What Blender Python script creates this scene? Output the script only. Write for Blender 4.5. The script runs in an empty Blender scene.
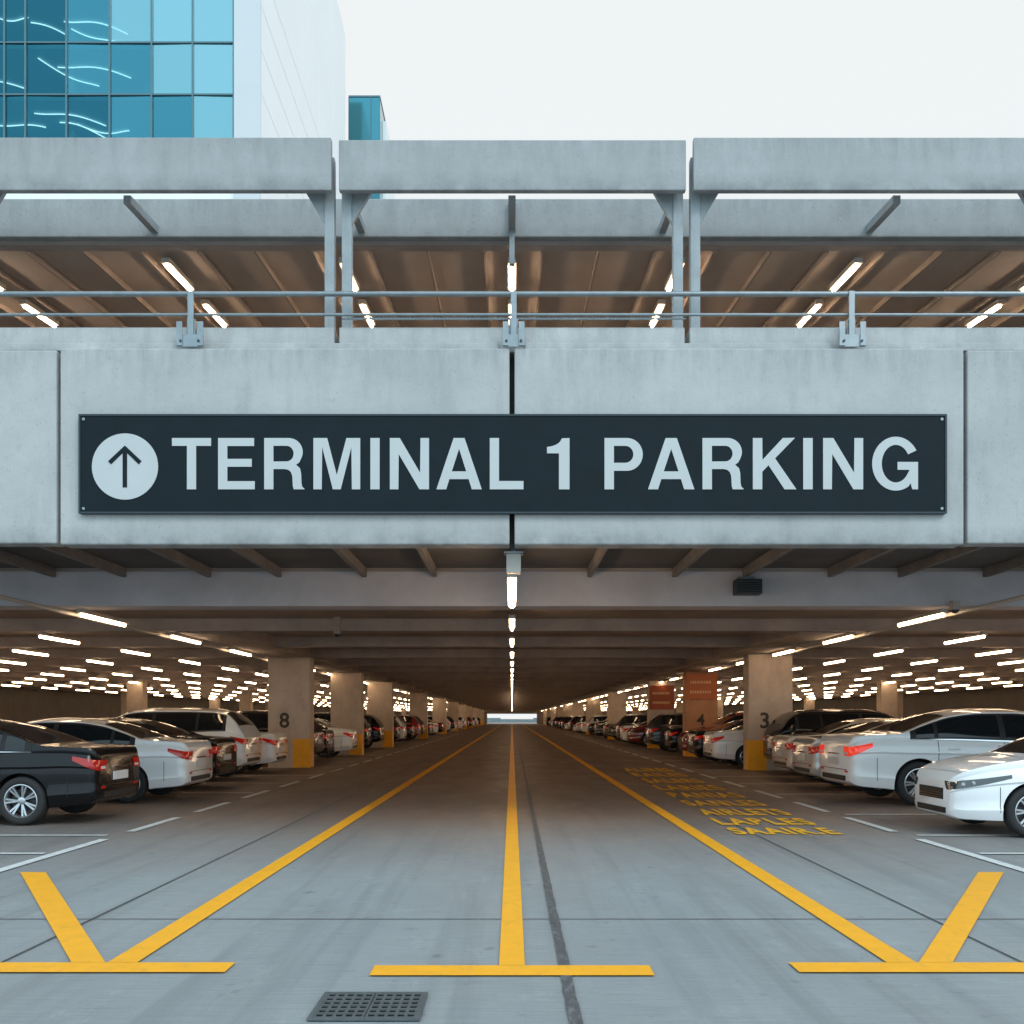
import bpy, bmesh, math, random
from mathutils import Matrix, Vector
random.seed(7)
PI = math.pi
sc = bpy.context.scene
col = sc.collection
H = 1.45

# ------------------------------------------------------------------ materials
def mat(name, color, rough=0.6, metal=0.0, var=0.0, vscale=(1, 1, 1), nscale=4.0, bump=0.0, bscale=60.0,
        coat=0.0, emit=None, estr=0.0, color2=None, spec=0.5, dirt=None, dscale=(1, 1, 1), damt=0.0, dlo=.5):
    m = bpy.data.materials.new(name); m.use_nodes = True
    nt = m.node_tree; b = nt.nodes['Principled BSDF']
    b.inputs['Base Color'].default_value = (*color, 1)
    b.inputs['Roughness'].default_value = rough
    b.inputs['Metallic'].default_value = metal
    b.inputs['Coat Weight'].default_value = coat
    b.inputs['Coat Roughness'].default_value = 0.04
    b.inputs['Specular IOR Level'].default_value = spec
    if emit:
        b.inputs['Emission Color'].default_value = (*emit, 1)
        b.inputs['Emission Strength'].default_value = estr
    if var > 0 or bump > 0 or damt > 0:
        tc = nt.nodes.new('ShaderNodeTexCoord')
        mp = nt.nodes.new('ShaderNodeMapping'); mp.inputs['Scale'].default_value = vscale
        nt.links.new(tc.outputs['Object'], mp.inputs['Vector'])
    last = None
    if var > 0:
        n = nt.nodes.new('ShaderNodeTexNoise'); n.inputs['Scale'].default_value = nscale
        n.inputs['Detail'].default_value = 8; n.inputs['Roughness'].default_value = 0.65
        nt.links.new(mp.outputs[0], n.inputs['Vector'])
        r = nt.nodes.new('ShaderNodeValToRGB')
        c2 = color2 or tuple(c * (1 - var) for c in color)
        r.color_ramp.elements[0].position = 0.33; r.color_ramp.elements[0].color = (*c2, 1)
        r.color_ramp.elements[1].position = 0.68; r.color_ramp.elements[1].color = (*color, 1)
        nt.links.new(n.outputs['Fac'], r.inputs['Fac'])
        last = r.outputs['Color']
        nt.links.new(last, b.inputs['Base Color'])
    if damt > 0:
        mp2 = nt.nodes.new('ShaderNodeMapping'); mp2.inputs['Scale'].default_value = dscale
        nt.links.new(tc.outputs['Object'], mp2.inputs['Vector'])
        n2 = nt.nodes.new('ShaderNodeTexNoise'); n2.inputs['Scale'].default_value = 1.0
        n2.inputs['Detail'].default_value = 6; n2.inputs['Roughness'].default_value = 0.7
        nt.links.new(mp2.outputs[0], n2.inputs['Vector'])
        r2 = nt.nodes.new('ShaderNodeMapRange')
        r2.inputs['From Min'].default_value = dlo; r2.inputs['From Max'].default_value = dlo + .24
        r2.inputs['To Min'].default_value = 0; r2.inputs['To Max'].default_value = damt
        nt.links.new(n2.outputs['Fac'], r2.inputs['Value'])
        mx = nt.nodes.new('ShaderNodeMix'); mx.data_type = 'RGBA'
        nt.links.new(r2.outputs[0], mx.inputs[0])
        if last: nt.links.new(last, mx.inputs[6])
        else: mx.inputs[6].default_value = (*color, 1)
        mx.inputs[7].default_value = (*dirt, 1)
        nt.links.new(mx.outputs[2], b.inputs['Base Color'])
    if bump > 0:
        nb = nt.nodes.new('ShaderNodeTexNoise'); nb.inputs['Scale'].default_value = bscale
        nb.inputs['Detail'].default_value = 5
        nt.links.new(mp.outputs[0], nb.inputs['Vector'])
        bp = nt.nodes.new('ShaderNodeBump'); bp.inputs['Strength'].default_value = bump
        bp.inputs['Distance'].default_value = 0.02
        nt.links.new(nb.outputs['Fac'], bp.inputs['Height'])
        nt.links.new(bp.outputs[0], b.inputs['Normal'])
    return m

def panel_mat(name, base, dark, zt=None, zb=None):
    """precast concrete: cloudy mottling, faint vertical washing, small pores, grime creeping from the top and bottom edge"""
    m = bpy.data.materials.new(name); m.use_nodes = True; nt = m.node_tree; b = nt.nodes['Principled BSDF']
    b.inputs['Roughness'].default_value = .72; b.inputs['Specular IOR Level'].default_value = .35
    tc = nt.nodes.new('ShaderNodeTexCoord')
    def noise(vs, det=6, ro=.6):
        mp = nt.nodes.new('ShaderNodeMapping'); mp.inputs['Scale'].default_value = vs
        nt.links.new(tc.outputs['Object'], mp.inputs['Vector'])
        n = nt.nodes.new('ShaderNodeTexNoise'); n.inputs['Scale'].default_value = 1
        n.inputs['Detail'].default_value = det; n.inputs['Roughness'].default_value = ro
        nt.links.new(mp.outputs[0], n.inputs['Vector']); return n.outputs['Fac']
    def rng(src, a, bb, lo, hi):
        r = nt.nodes.new('ShaderNodeMapRange'); r.inputs['From Min'].default_value = a; r.inputs['From Max'].default_value = bb
        r.inputs['To Min'].default_value = lo; r.inputs['To Max'].default_value = hi
        nt.links.new(src, r.inputs['Value']); return r.outputs[0]
    def mul(a, bb):
        x = nt.nodes.new('ShaderNodeMath'); x.operation = 'MULTIPLY'; nt.links.new(a, x.inputs[0]); nt.links.new(bb, x.inputs[1]); return x.outputs[0]
    def mix(f, a, bcol):
        x = nt.nodes.new('ShaderNodeMix'); x.data_type = 'RGBA'; nt.links.new(f, x.inputs[0])
        if isinstance(a, tuple): x.inputs[6].default_value = (*a, 1)
        else: nt.links.new(a, x.inputs[6])
        x.inputs[7].default_value = (*bcol, 1); return x.outputs[2]
    o = mix(rng(noise((.8, .8, 1.1), 10, .70), .35, .68, 0, .6), base, tuple(c * .72 for c in base))
    o = mix(rng(noise((3.2, 2, .6), 7, .68), .5, .8, 0, .36), o, dark)
    o = mix(rng(noise((9, 5, 9), 6, .75), .56, .78, 0, .35), o, dark)
    o = mix(rng(noise((32, 32, 32), 3, .5), .65, .73, 0, .6), o, dark)
    if zt is not None:
        sp = nt.nodes.new('ShaderNodeSeparateXYZ'); nt.links.new(tc.outputs['Object'], sp.inputs[0])
        top = rng(sp.outputs['Z'], zt - .5, zt, 0, 1); st = rng(noise((6, 2, 1.2), 6, .65), .4, .7, 0, .5)
        o = mix(mul(top, st), o, dark)
        bot = rng(sp.outputs['Z'], zb + .25, zb, 0, 1); st2 = rng(noise((3, 2, 3), 6, .65), .3, .65, 0, .85)
        o = mix(mul(bot, st2), o, dark)
    nt.links.new(o, b.inputs['Base Color'])
    bp = nt.nodes.new('ShaderNodeBump'); bp.inputs['Strength'].default_value = .4; bp.inputs['Distance'].default_value = .012
    nt.links.new(noise((28, 28, 22), 6, .7), bp.inputs['Height']); nt.links.new(bp.outputs[0], b.inputs['Normal'])
    return m

M = {}
M['facade'] = panel_mat('precast_concrete', (.48, .485, .485), (.19, .195, .20), 5.89, 3.53)
M['facade_top'] = panel_mat('parapet_concrete', (.41, .42, .425), (.2, .205, .21), 8.4, 7.78)
M['facade_light'] = panel_mat('pale_concrete', (.57, .575, .57), (.3, .3, .3), 6.2, 5.9)
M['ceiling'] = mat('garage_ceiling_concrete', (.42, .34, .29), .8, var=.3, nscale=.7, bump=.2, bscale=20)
M['ceiling_dark'] = mat('shade_dark_concrete', (.11, .10, .095), .85, var=.3, nscale=.9)  # dark tone paints in the shadow behind and under the facade
M['stem'] = mat('shaded_tee_concrete', (.22, .19, .175), .85, var=.3, nscale=2)  # first bay shade put into the stem colour too
M['roof'] = mat('deck_roof_concrete', (.60, .52, .45), .8, var=.14, vscale=(1, .4, 1), nscale=2.5, bump=.1, bscale=20)
M['rib'] = mat('deck_rib_concrete', (.42, .35, .30), .8, var=.14, nscale=2.5)
M['beam'] = mat('garage_beam_concrete', (.44, .38, .35), .8, var=.25, nscale=1.5, bump=.2, bscale=20)
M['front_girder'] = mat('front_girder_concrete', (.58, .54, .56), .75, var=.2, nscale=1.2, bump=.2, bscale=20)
M['column'] = mat('garage_column_paint', (.58, .48, .39), .7, var=.2, nscale=2.5, bump=.1, bscale=30, dirt=(.2, .17, .15), dscale=(3, 3, 1), damt=.4)
M['column_orange'] = mat('orange_column_paint', (.60, .30, .15), .7, var=.2, nscale=2.5, bump=.1, bscale=30, dirt=(.25, .14, .09), dscale=(3, 3, 1), damt=.5)
M['yellow'] = mat('yellow_road_paint', (.95, .43, .012), .55, var=.10, nscale=5, bump=.2, bscale=60,
                  dirt=(.50, .28, .06), dscale=(14, 6, 9), damt=.6, dlo=.54)
M['yellow_worn'] = mat('worn_yellow_paint', (.95, .50, .02), .6, var=.15, nscale=10, dirt=(.3, .22, .14), dscale=(12, 8, 14), damt=.5, dlo=.58)
M['white_paint'] = mat('white_road_paint', (.74, .76, .76), .6, var=.2, nscale=9, dirt=(.35, .35, .35), dscale=(12, 6, 12), damt=.7)
M['joint'] = mat('dark_joint', (.07, .075, .08), .8, var=.3, nscale=6)
M['seam'] = mat('tar_seam', (.095, .10, .11), .6, var=.4, nscale=9, dirt=(.25, .26, .26), dscale=(30, 8, 9), damt=.8)
M['sign'] = mat('sign_slate_enamel', (.012, .020, .025), .6, var=.2, nscale=2, spec=.12)
M['sign_edge'] = mat('sign_edge_metal', (.035, .05, .06), .5, spec=.3)
M['letter'] = mat('sign_pale_vinyl', (.52, .545, .55), .5, var=.06, nscale=2)
M['rail'] = mat('galvanised_steel', (.30, .34, .36), .42, metal=.75, var=.2, nscale=9)
M['frame_steel'] = mat('painted_steel', (.36, .40, .42), .55, var=.2, nscale=4, dirt=(.2, .2, .2), dscale=(8, 8, 2), damt=.4)
M['dark'] = mat('black_plastic', (.018, .018, .02), .5, spec=.3)
M['darkmetal'] = mat('dark_metal', (.06, .065, .07), .45, metal=.5, var=.2, nscale=20)
M['castiron'] = mat('cast_iron', (.14, .16, .17), .5, metal=.4, var=.3, nscale=12)
M['housing'] = mat('lamp_housing', (.45, .42, .38), .5)
M['tube'] = mat('lamp_tube', (.9, .85, .75), .4, emit=(1.0, .69, .42), estr=24.0)
M['tube_hi'] = mat('deck_lamp_tube', (.9, .85, .75), .4, emit=(1.0, .72, .48), estr=34.0)
M['tyre'] = mat('tyre_rubber', (.022, .022, .023), .8)
M['rim'] = mat('alloy_rim', (.55, .56, .58), .28, metal=.9)
M['glass'] = mat('car_glass', (.010, .012, .014), .05, spec=.5)
M['red'] = mat('tail_lamp_red', (.26, .004, .005), .15, coat=.5, emit=(1, .04, .02), estr=.12)
M['redglow'] = mat('tail_lamp_lit', (.5, .01, .01), .15, coat=.5, emit=(1, .06, .03), estr=.6)
M['lampglass'] = mat('head_lamp_glass', (.06, .065, .07), .08, metal=.2, coat=1)
M['lens'] = mat('head_lamp_lens', (.75, .78, .8), .12, metal=.6)
M['chrome'] = mat('chrome_trim', (.7, .7, .72), .12, metal=1)
M['plate'] = mat('plate_white', (.62, .63, .64), .5)
M['number'] = mat('column_number_paint', (.06, .05, .04), .7)
M['redsign'] = mat('red_board', (.42, .085, .03), .5, var=.15)
M['redsign2'] = mat('orange_board', (.62, .17, .05), .5, var=.15)
M['orange'] = mat('amber_lettering', (.80, .50, .22), .5)
M['far'] = mat('far_hedge', (.22, .27, .29), .9, var=.4, nscale=1)
paints = {
    'black': mat('car_paint_black', (.004, .004, .005), .25, coat=.35, spec=.2),
    'white': mat('car_paint_white', (.86, .87, .88), .3, coat=.8),
    'silver': mat('car_paint_silver', (.58, .58, .59), .3, metal=.3, coat=1),
    'grey': mat('car_paint_grey', (.04, .042, .046), .28, metal=.2, coat=.6, spec=.3),
    'red': mat('car_paint_red', (.22, .015, .012), .28, coat=1),
    'beige': mat('car_paint_beige', (.66, .61, .54), .3, metal=.1, coat=1),
    'navy': mat('car_paint_navy', (.010, .016, .04), .25, coat=.7),
}
def glassmat(name, c, transp=.25):
    m = bpy.data.materials.new(name); m.use_nodes = True
    nt = m.node_tree; b = nt.nodes['Principled BSDF']
    b.inputs['Base Color'].default_value = (*c, 1); b.inputs['Metallic'].default_value = .85
    b.inputs['Roughness'].default_value = .07
    tr = nt.nodes.new('ShaderNodeBsdfTransparent'); tr.inputs[0].default_value = (.4, .75, .82, 1)
    mx = nt.nodes.new('ShaderNodeMixShader'); mx.inputs[0].default_value = transp
    nt.links.new(b.outputs[0], mx.inputs[1]); nt.links.new(tr.outputs[0], mx.inputs[2])
    nt.links.new(mx.outputs[0], nt.nodes['Material Output'].inputs[0])
    return m
M['g1'] = glassmat('tower_glass_bright', (.24, .50, .57), .22)
M['g1b'] = glassmat('tower_glass_pale', (.28, .53, .60), .18)
M['g2'] = glassmat('tower_glass_blue', (.08, .33, .43), .4)
M['g3'] = glassmat('tower_glass_deep', (.03, .19, .27), .5)
M['gs'] = mat('slim_tower_glass', (.06, .25, .31), .1, metal=.7)
M['mull'] = mat('mullion_metal', (.10, .18, .21), .4, metal=.4)
M['tower_white'] = mat('tower_white_panel', (.90, .91, .91), .6, var=.04, nscale=.2)
M['tower_side'] = mat('tower_front_strip', (.62, .65, .67), .6, var=.04, nscale=.2)
M['tower_joint'] = mat('tower_panel_joint', (.80, .81, .82), .7)
M['inner'] = mat('tower_inner_wall', (.06, .20, .26), .8, var=.4, nscale=.4)
M['inner_slab'] = mat('tower_inner_ceiling', (.28, .38, .41), .8)
M['strip'] = mat('tower_streak_glow', (.9, .95, 1), .4, emit=(.95, .95, .9), estr=2.4)  # glow for added streaks that imitate reflections in the tower glass

# ------------------------------------------------------------------ helpers
def link(o): col.objects.link(o); return o
def thing(name, label, cat, loc=(0, 0, 0), group=None, kind=None):
    o = bpy.data.objects.new(name, None); o.location = loc; link(o)
    o.empty_display_size = .2
    o['label'] = label; o['category'] = cat
    if group: o['group'] = group
    if kind: o['kind'] = kind
    return o
def tag(o, label=None, cat=None, group=None, kind=None):
    if label: o['label'] = label
    if cat: o['category'] = cat
    if group: o['group'] = group
    if kind: o['kind'] = kind
    return o
def world(o):
    m = Matrix.LocRotScale(o.location, o.rotation_euler, o.scale)
    return world(o.parent) @ o.matrix_parent_inverse @ m if o.parent else m
def attach(o, parent, local=False):
    o.parent = parent
    if not local: o.matrix_parent_inverse = world(parent).inverted()

class MB:
    def __init__(s): s.v = []; s.f = []; s.mi = []; s.cur = 0
    def face(s, idx): s.f.append(idx); s.mi.append(s.cur)
    def box(s, x0, x1, y0, y1, z0, z1):
        n = len(s.v)
        s.v += [(x0, y0, z0), (x1, y0, z0), (x1, y1, z0), (x0, y1, z0), (x0, y0, z1), (x1, y0, z1), (x1, y1, z1), (x0, y1, z1)]
        for q in ((0, 3, 2, 1), (4, 5, 6, 7), (0, 1, 5, 4), (1, 2, 6, 5), (2, 3, 7, 6), (3, 0, 4, 7)):
            s.face([n + i for i in q])
        return s
    def poly(s, pts): n = len(s.v); s.v += pts; s.face(list(range(n, n + len(pts)))); return s
    def prism(s, pts, d):
        n = len(s.v); k = len(pts)
        s.v += [tuple(p) for p in pts] + [tuple(Vector(p) + Vector(d)) for p in pts]
        s.face([n + i for i in range(k)][::-1]); s.face([n + k + i for i in range(k)])
        for i in range(k):
            j = (i + 1) % k; s.face([n + i, n + j, n + k + j, n + k + i])
        return s
    def tube(s, p0, p1, r, seg=10, r1=None):
        p0 = Vector(p0); p1 = Vector(p1); r1 = r if r1 is None else r1
        d = (p1 - p0).normalized(); a = d.orthogonal().normalized(); b = d.cross(a)
        n = len(s.v)
        for p, rr in ((p0, r), (p1, r1)):
            for i in range(seg):
                t = 2 * PI * i / seg
                s.v.append(tuple(p + a * math.cos(t) * rr + b * math.sin(t) * rr))
        for i in range(seg):
            j = (i + 1) % seg; s.face([n + i, n + j, n + seg + j, n + seg + i])
        s.face([n + i for i in range(seg)][::-1]); s.face([n + seg + i for i in range(seg)])
        return s
    def lathe(s, prof, seg=32, c=(0, 0, 0)):
        n = len(s.v); k = len(prof)
        for i in range(seg):
            t = 2 * PI * i / seg
            for r, y in prof: s.v.append((c[0] + r * math.cos(t), c[1] + y, c[2] + r * math.sin(t)))
        for i in range(seg):
            j = (i + 1) % seg
            for q in range(k - 1):
                s.face([n + i * k + q, n + i * k + q + 1, n + j * k + q + 1, n + j * k + q])
        return s
    def grid(s, rows):
        n = len(s.v); k = len(rows[0])
        for r in rows: s.v += [tuple(p) for p in r]
        for i in range(len(rows) - 1):
            for j in range(k - 1):
                a = n + i * k + j; s.face([a, a + 1, a + k + 1, a + k])
        return s
    def build(s, name, m, parent=None, bevel=0, smooth=False, local=False, recalc=True, ang=40):
        me = bpy.data.meshes.new(name); me.from_pydata([tuple(v) for v in s.v], [], s.f)
        for mm in (m if isinstance(m, (list, tuple)) else [m]): me.materials.append(mm)
        me.polygons.foreach_set('material_index', s.mi)
        bm = bmesh.new(); bm.from_mesh(me)
        if recalc: bmesh.ops.recalc_face_normals(bm, faces=bm.faces)
        if bevel: bmesh.ops.bevel(bm, geom=list(bm.edges), offset=bevel, segments=2, profile=.5, affect='EDGES')
        bm.to_mesh(me); bm.free()
        if smooth:
            me.polygons.foreach_set('use_smooth', [True] * len(me.polygons))
            me.set_sharp_from_angle(angle=math.radians(ang))
        o = link(bpy.data.objects.new(name, me))
        if parent: attach(o, parent, local)
        return o

def copy_tree(o, parent=None):
    c = o.copy(); link(c)
    if parent: c.parent = parent
    for ch in list(o.children): copy_tree(ch, c)
    return c
def flat_quad(x0, x1, y0, y1, z): return [(x0, y0, z), (x1, y0, z), (x1, y1, z), (x0, y1, z)]
ORD = ['first', 'second', 'third', 'fourth', 'fifth', 'sixth', 'seventh', 'eighth', 'ninth', 'tenth', 'eleventh', 'twelfth',
       'thirteenth', 'fourteenth', 'fifteenth', 'sixteenth', 'seventeenth', 'eighteenth', 'nineteenth']
TENS = {2: ('twentieth', 'twenty'), 3: ('thirtieth', 'thirty'), 4: ('fortieth', 'forty'), 5: ('fiftieth', 'fifty'), 6: ('sixtieth', 'sixty'), 7: ('seventieth', 'seventy')}
def ordw(i):
    if i <= 19: return ORD[i - 1]
    t, u = divmod(i, 10)
    return TENS[t][0] if u == 0 else TENS[t][1] + '-' + ORD[u - 1]

def curve_mesh(loops, extrude):
    cu = bpy.data.curves.new('tmp', 'CURVE'); cu.dimensions = '2D'; cu.fill_mode = 'BOTH'; cu.extrude = extrude
    for lp in loops:
        sp = cu.splines.new('POLY'); sp.points.add(len(lp) - 1)
        for i, (x, y) in enumerate(lp): sp.points[i].co = (x, y, 0, 1)
        sp.use_cyclic_u = True
    o = link(bpy.data.objects.new('tmp', cu))
    dg = bpy.context.evaluated_depsgraph_get()
    me = bpy.data.meshes.new_from_object(o.evaluated_get(dg))
    bpy.data.objects.remove(o); bpy.data.curves.remove(cu)
    return me
def text_mesh(s, size, extrude=.004, offset=0.0, spacing=1.0):
    cu = bpy.data.curves.new('tmp', 'FONT'); cu.body = s; cu.size = size; cu.extrude = extrude; cu.offset = offset
    cu.space_character = spacing; cu.align_x = 'CENTER'; cu.align_y = 'CENTER'
    o = link(bpy.data.objects.new('tmp', cu))
    dg = bpy.context.evaluated_depsgraph_get()
    me = bpy.data.meshes.new_from_object(o.evaluated_get(dg))
    bpy.data.objects.remove(o); bpy.data.curves.remove(cu)
    return me

# ------------------------------------------------------------------ camera, world, sun
cam = bpy.data.cameras.new('camera'); co = link(bpy.data.objects.new('camera', cam))
co.location = (0, 0, H); co.rotation_euler = (PI / 2, 0, 0)
cam.lens = 35.156; cam.sensor_width = 36; cam.shift_y = 0.2012; cam.clip_end = 3000
sc.camera = co
w = bpy.data.worlds.new('World'); sc.world = w; w.use_nodes = True
nt = w.node_tree; bg = nt.nodes['Background']; bg.inputs['Strength'].default_value = .1
sky = nt.nodes.new('ShaderNodeTexSky'); sky.sky_type = 'NISHITA'; sky.sun_disc = False
sky.sun_elevation = math.radians(38); sky.sun_rotation = math.radians(148)
tc = nt.nodes.new('ShaderNodeTexCoord'); sp = nt.nodes.new('ShaderNodeSeparateXYZ')
nt.links.new(tc.outputs['Generated'], sp.inputs[0])
mr = nt.nodes.new('ShaderNodeMapRange'); mr.inputs['From Min'].default_value = -.5; mr.inputs['From Max'].default_value = .6
nt.links.new(sp.outputs['Y'], mr.inputs['Value'])
mx = nt.nodes.new('ShaderNodeMix'); mx.data_type = 'RGBA'
mx.inputs[6].default_value = (11.6, 15.8, 18.0, 1); mx.inputs[7].default_value = (9.5, 9.85, 9.85, 1)
nt.links.new(mr.outputs[0], mx.inputs[0])
mx2 = nt.nodes.new('ShaderNodeMix'); mx2.data_type = 'RGBA'; mx2.inputs[0].default_value = .1
nt.links.new(mx.outputs[2], mx2.inputs[6]); nt.links.new(sky.outputs[0], mx2.inputs[7])
nt.links.new(mx2.outputs[2], bg.inputs['Color'])
sun = bpy.data.lights.new('sun', 'SUN'); sun.energy = .9; sun.angle = math.radians(20); sun.color = (1, .97, .92)
so = link(bpy.data.objects.new('sun', sun)); so.rotation_euler = (math.radians(52), 0, math.radians(32)); so.location = (0, -20, 40)
sc.view_settings.view_transform = 'Standard'; sc.view_settings.look = 'None'; sc.view_settings.exposure = 0

# ------------------------------------------------------------------ ground
def ground_mat(name, c1, c2, c3, rough):
    m = bpy.data.materials.new(name); m.use_nodes = True; nt = m.node_tree; b = nt.nodes['Principled BSDF']
    tc = nt.nodes.new('ShaderNodeTexCoord')
    def noise(scale, vs, det=6, ro=.6):
        mp = nt.nodes.new('ShaderNodeMapping'); mp.inputs['Scale'].default_value = vs
        nt.links.new(tc.outputs['Object'], mp.inputs['Vector'])
        n = nt.nodes.new('ShaderNodeTexNoise'); n.inputs['Scale'].default_value = scale
        n.inputs['Detail'].default_value = det; n.inputs['Roughness'].default_value = ro
        nt.links.new(mp.outputs[0], n.inputs['Vector']); return n.outputs['Fac']
    def rng(n, a, bb, lo, hi):
        r = nt.nodes.new('ShaderNodeMapRange'); r.inputs['From Min'].default_value = a; r.inputs['From Max'].default_value = bb
        r.inputs['To Min'].default_value = lo; r.inputs['To Max'].default_value = hi
        nt.links.new(n, r.inputs['Value']); return r
    def mix(f, a, bcol):
        x = nt.nodes.new('ShaderNodeMix'); x.data_type = 'RGBA'; nt.links.new(f.outputs[0], x.inputs[0])
        if isinstance(a, tuple): x.inputs[6].default_value = (*a, 1)
        else: nt.links.new(a, x.inputs[6])
        x.inputs[7].default_value = (*bcol, 1); return x.outputs[2]
    big = rng(noise(.5, (1, .35, 1)), .35, .65, 0, 1)
    o = mix(big, c1, c2)
    brush = rng(noise(9, (.25, 7, 1), 4), .42, .7, 0, .5)
    o = mix(brush, o, c3)
    light = rng(noise(3, (1, .5, 1), 8, .75), .56, .8, 0, .5)
    o = mix(light, o, tuple(c * 1.45 for c in c1))
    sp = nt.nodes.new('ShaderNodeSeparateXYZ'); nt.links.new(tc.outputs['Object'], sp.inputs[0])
    o = mix(rng(sp.outputs['Y'], 9.0, 15.0, 0, .9), o, (.20, .138, .105))       # indoor floor: roof shade and warm lamp tone painted into the colour
    tracks = rng(noise(2.2, (1.6, .05, 1), 5), .5, .72, 0, .5)
    o = mix(tracks, o, tuple(c * .8 for c in c3))
    spots = rng(noise(5, (1, 1, 1), 3, .5), .66, .76, 0, .6)
    o = mix(spots, o, tuple(c * .55 for c in c3))
    grit = rng(noise(55, (1, 1, 1), 3, .6), .58, .72, 0, .45)
    o = mix(grit, o, tuple(c * .7 for c in c3))
    nt.links.new(o, b.inputs['Base Color'])
    rr = rng(noise(1.3, (1, .3, 1)), .3, .7, rough - .14, rough + .15)
    nt.links.new(rr.outputs[0], b.inputs['Roughness'])
    bp = nt.nodes.new('ShaderNodeBump'); bp.inputs['Strength'].default_value = .35; bp.inputs['Distance'].default_value = .01
    nt.links.new(noise(12, (.3, 9, 1), 4), bp.inputs['Height']); nt.links.new(bp.outputs[0], b.inputs['Normal'])
    return m
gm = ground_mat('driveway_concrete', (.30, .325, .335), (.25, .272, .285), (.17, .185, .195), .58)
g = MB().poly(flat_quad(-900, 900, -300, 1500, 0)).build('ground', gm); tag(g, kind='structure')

Z1 = .010
def marking(name, quads, m, z=Z1):
    b = MB()
    for q in quads: b.poly([(x, y, z) for x, y in q])
    return tag(b.build(name, m, recalc=False), kind='structure')
def rect(x0, x1, y0, y1): return [(x0, y0), (x1, y0), (x1, y1), (x0, y1)]
marking('centre_line', [rect(-.075, .075, 5.83, 249)], M['yellow'])
marking('centre_line_crossbar', [rect(-.80, .80, 5.60, 5.825)], M['yellow'])
for s in (-1, 1):
    marking('lane_edge_line', [[(s * 2.21, 5.90), (s * 2.385, 5.90), (s * 2.385, 249), (s * 2.21, 249)][::s]], M['yellow'])
    marking('lane_edge_crossbar', [[(s * 1.63, 5.67), (s * 3.6, 5.67), (s * 3.6, 5.895), (s * 1.63, 5.895)][::s]], M['yellow'])
    marking('splay_line', [[(s * 2.40, 5.90), (s * 2.60, 5.90), (s * 4.60, 9.35), (s * 4.36, 9.35)][::s]], M['yellow'])
marking('expansion_joint', [rect(-29, 29, 7.19, 7.205)], M['joint'], .005)
for y in (19, 26, 33, 45): marking('expansion_joint', [rect(-29, 29, y, y + .02)], M['joint'], .0055)
for s in (-1, 1): marking('expansion_joint', [rect(s * 3.02 - .008, s * 3.02 + .008, -5, 120)], M['joint'], .0062)
b = MB(); rows = []
y = 3.0
r0 = random.Random(3)
while y < 48:
    x_ = .30 + .0012 * (y - 3)
    rows.append([(x_ - .032 + r0.uniform(-.004, .004), y, .0085), (x_ + .032 + r0.uniform(-.004, .004), y, .0085)]); y += .12
b.grid(rows); tag(b.build('tar_seam', M['seam'], recalc=False), kind='structure')

# ------------------------------------------------------------------ car layout: near side depth, paint, model, rear distance from the lane centre
left = [(13.4, 'black', 'sedan', 5.6), (16.9, 'white', 'sedan', 5.55), (19.8, 'black', 'sedan', 5.9), (22.7, 'white', 'suv', 6.1), (25.75, 'white', 'sedan', 6.15)]
right = [(12.0, 'white', 'front', 5.4), (16.4, 'white', 'big', 5.6), (19.6, 'silver', 'sedan', 5.95), (22.4, 'beige', 'sedan', 6.25), (25.2, 'black', 'suv', 6.75)]
pal = ['black', 'grey', 'black', 'white', 'navy', 'silver', 'black', 'red', 'grey', 'white', 'black', 'black']
rr = random.Random(11)
for lst, base in ((left, 29.0), (right, 27.5)):
    k = 0
    while base + 10 * k < 180:
        for d in (1.25, 4.15, 7.05):
            lst.append((base + 10 * k + d + rr.uniform(-.1, .1), rr.choice(pal), rr.choice(['sedan', 'sedan', 'suv']), 5.95 + rr.uniform(-.2, .35)))
        k += 1
def setc(lst, i, c, kd): lst[i] = (lst[i][0], c, kd, lst[i][3])
setc(right, 5, 'white', 'sedan'); setc(left, 5, 'black', 'suv'); setc(left, 6, 'black', 'sedan'); setc(left, 7, 'white', 'sedan'); setc(left, 8, 'white', 'sedan')
setc(right, 6, 'black', 'sedan'); setc(right, 8, 'black', 'sedan'); setc(right, 9, 'grey', 'suv'); setc(right, 10, 'black', 'sedan'); setc(right, 12, 'white', 'sedan')

for s, lst in ((-1, left), (1, right)):
    ends = [9.0, 12.7, 15.35]; stops = [11.9, 14.5, 17.1]
    gaps = [12.3, 14.95] if s > 0 else [12.3]
    for a, bb in zip(lst[1:], lst[2:]):
        gaps.append((a[0] + 1.83 + bb[0]) / 2)
    d = 18.0
    while d < 90: ends.append(d); stops.append(d + 1.9); d += 2.93
    for e, f in zip(ends, stops):
        marking('stall_front_dash', [rect(s * 4.85 - .06, s * 4.85 + .06, e, f)], M['white_paint'])
    for gy in gaps[:24]:
        x0, x1 = sorted((s * 4.98, s * 10.2))
        marking('stall_line', [rect(x0, x1, gy - .05, gy + .05)], M['white_paint'])
marking('stall_line', [rect(-10.2, -4.98, 10.6, 10.7)], M['white_paint'])
marking('stall_line', [rect(4.98, 10.2, 10.6, 10.7)], M['white_paint'])

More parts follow.
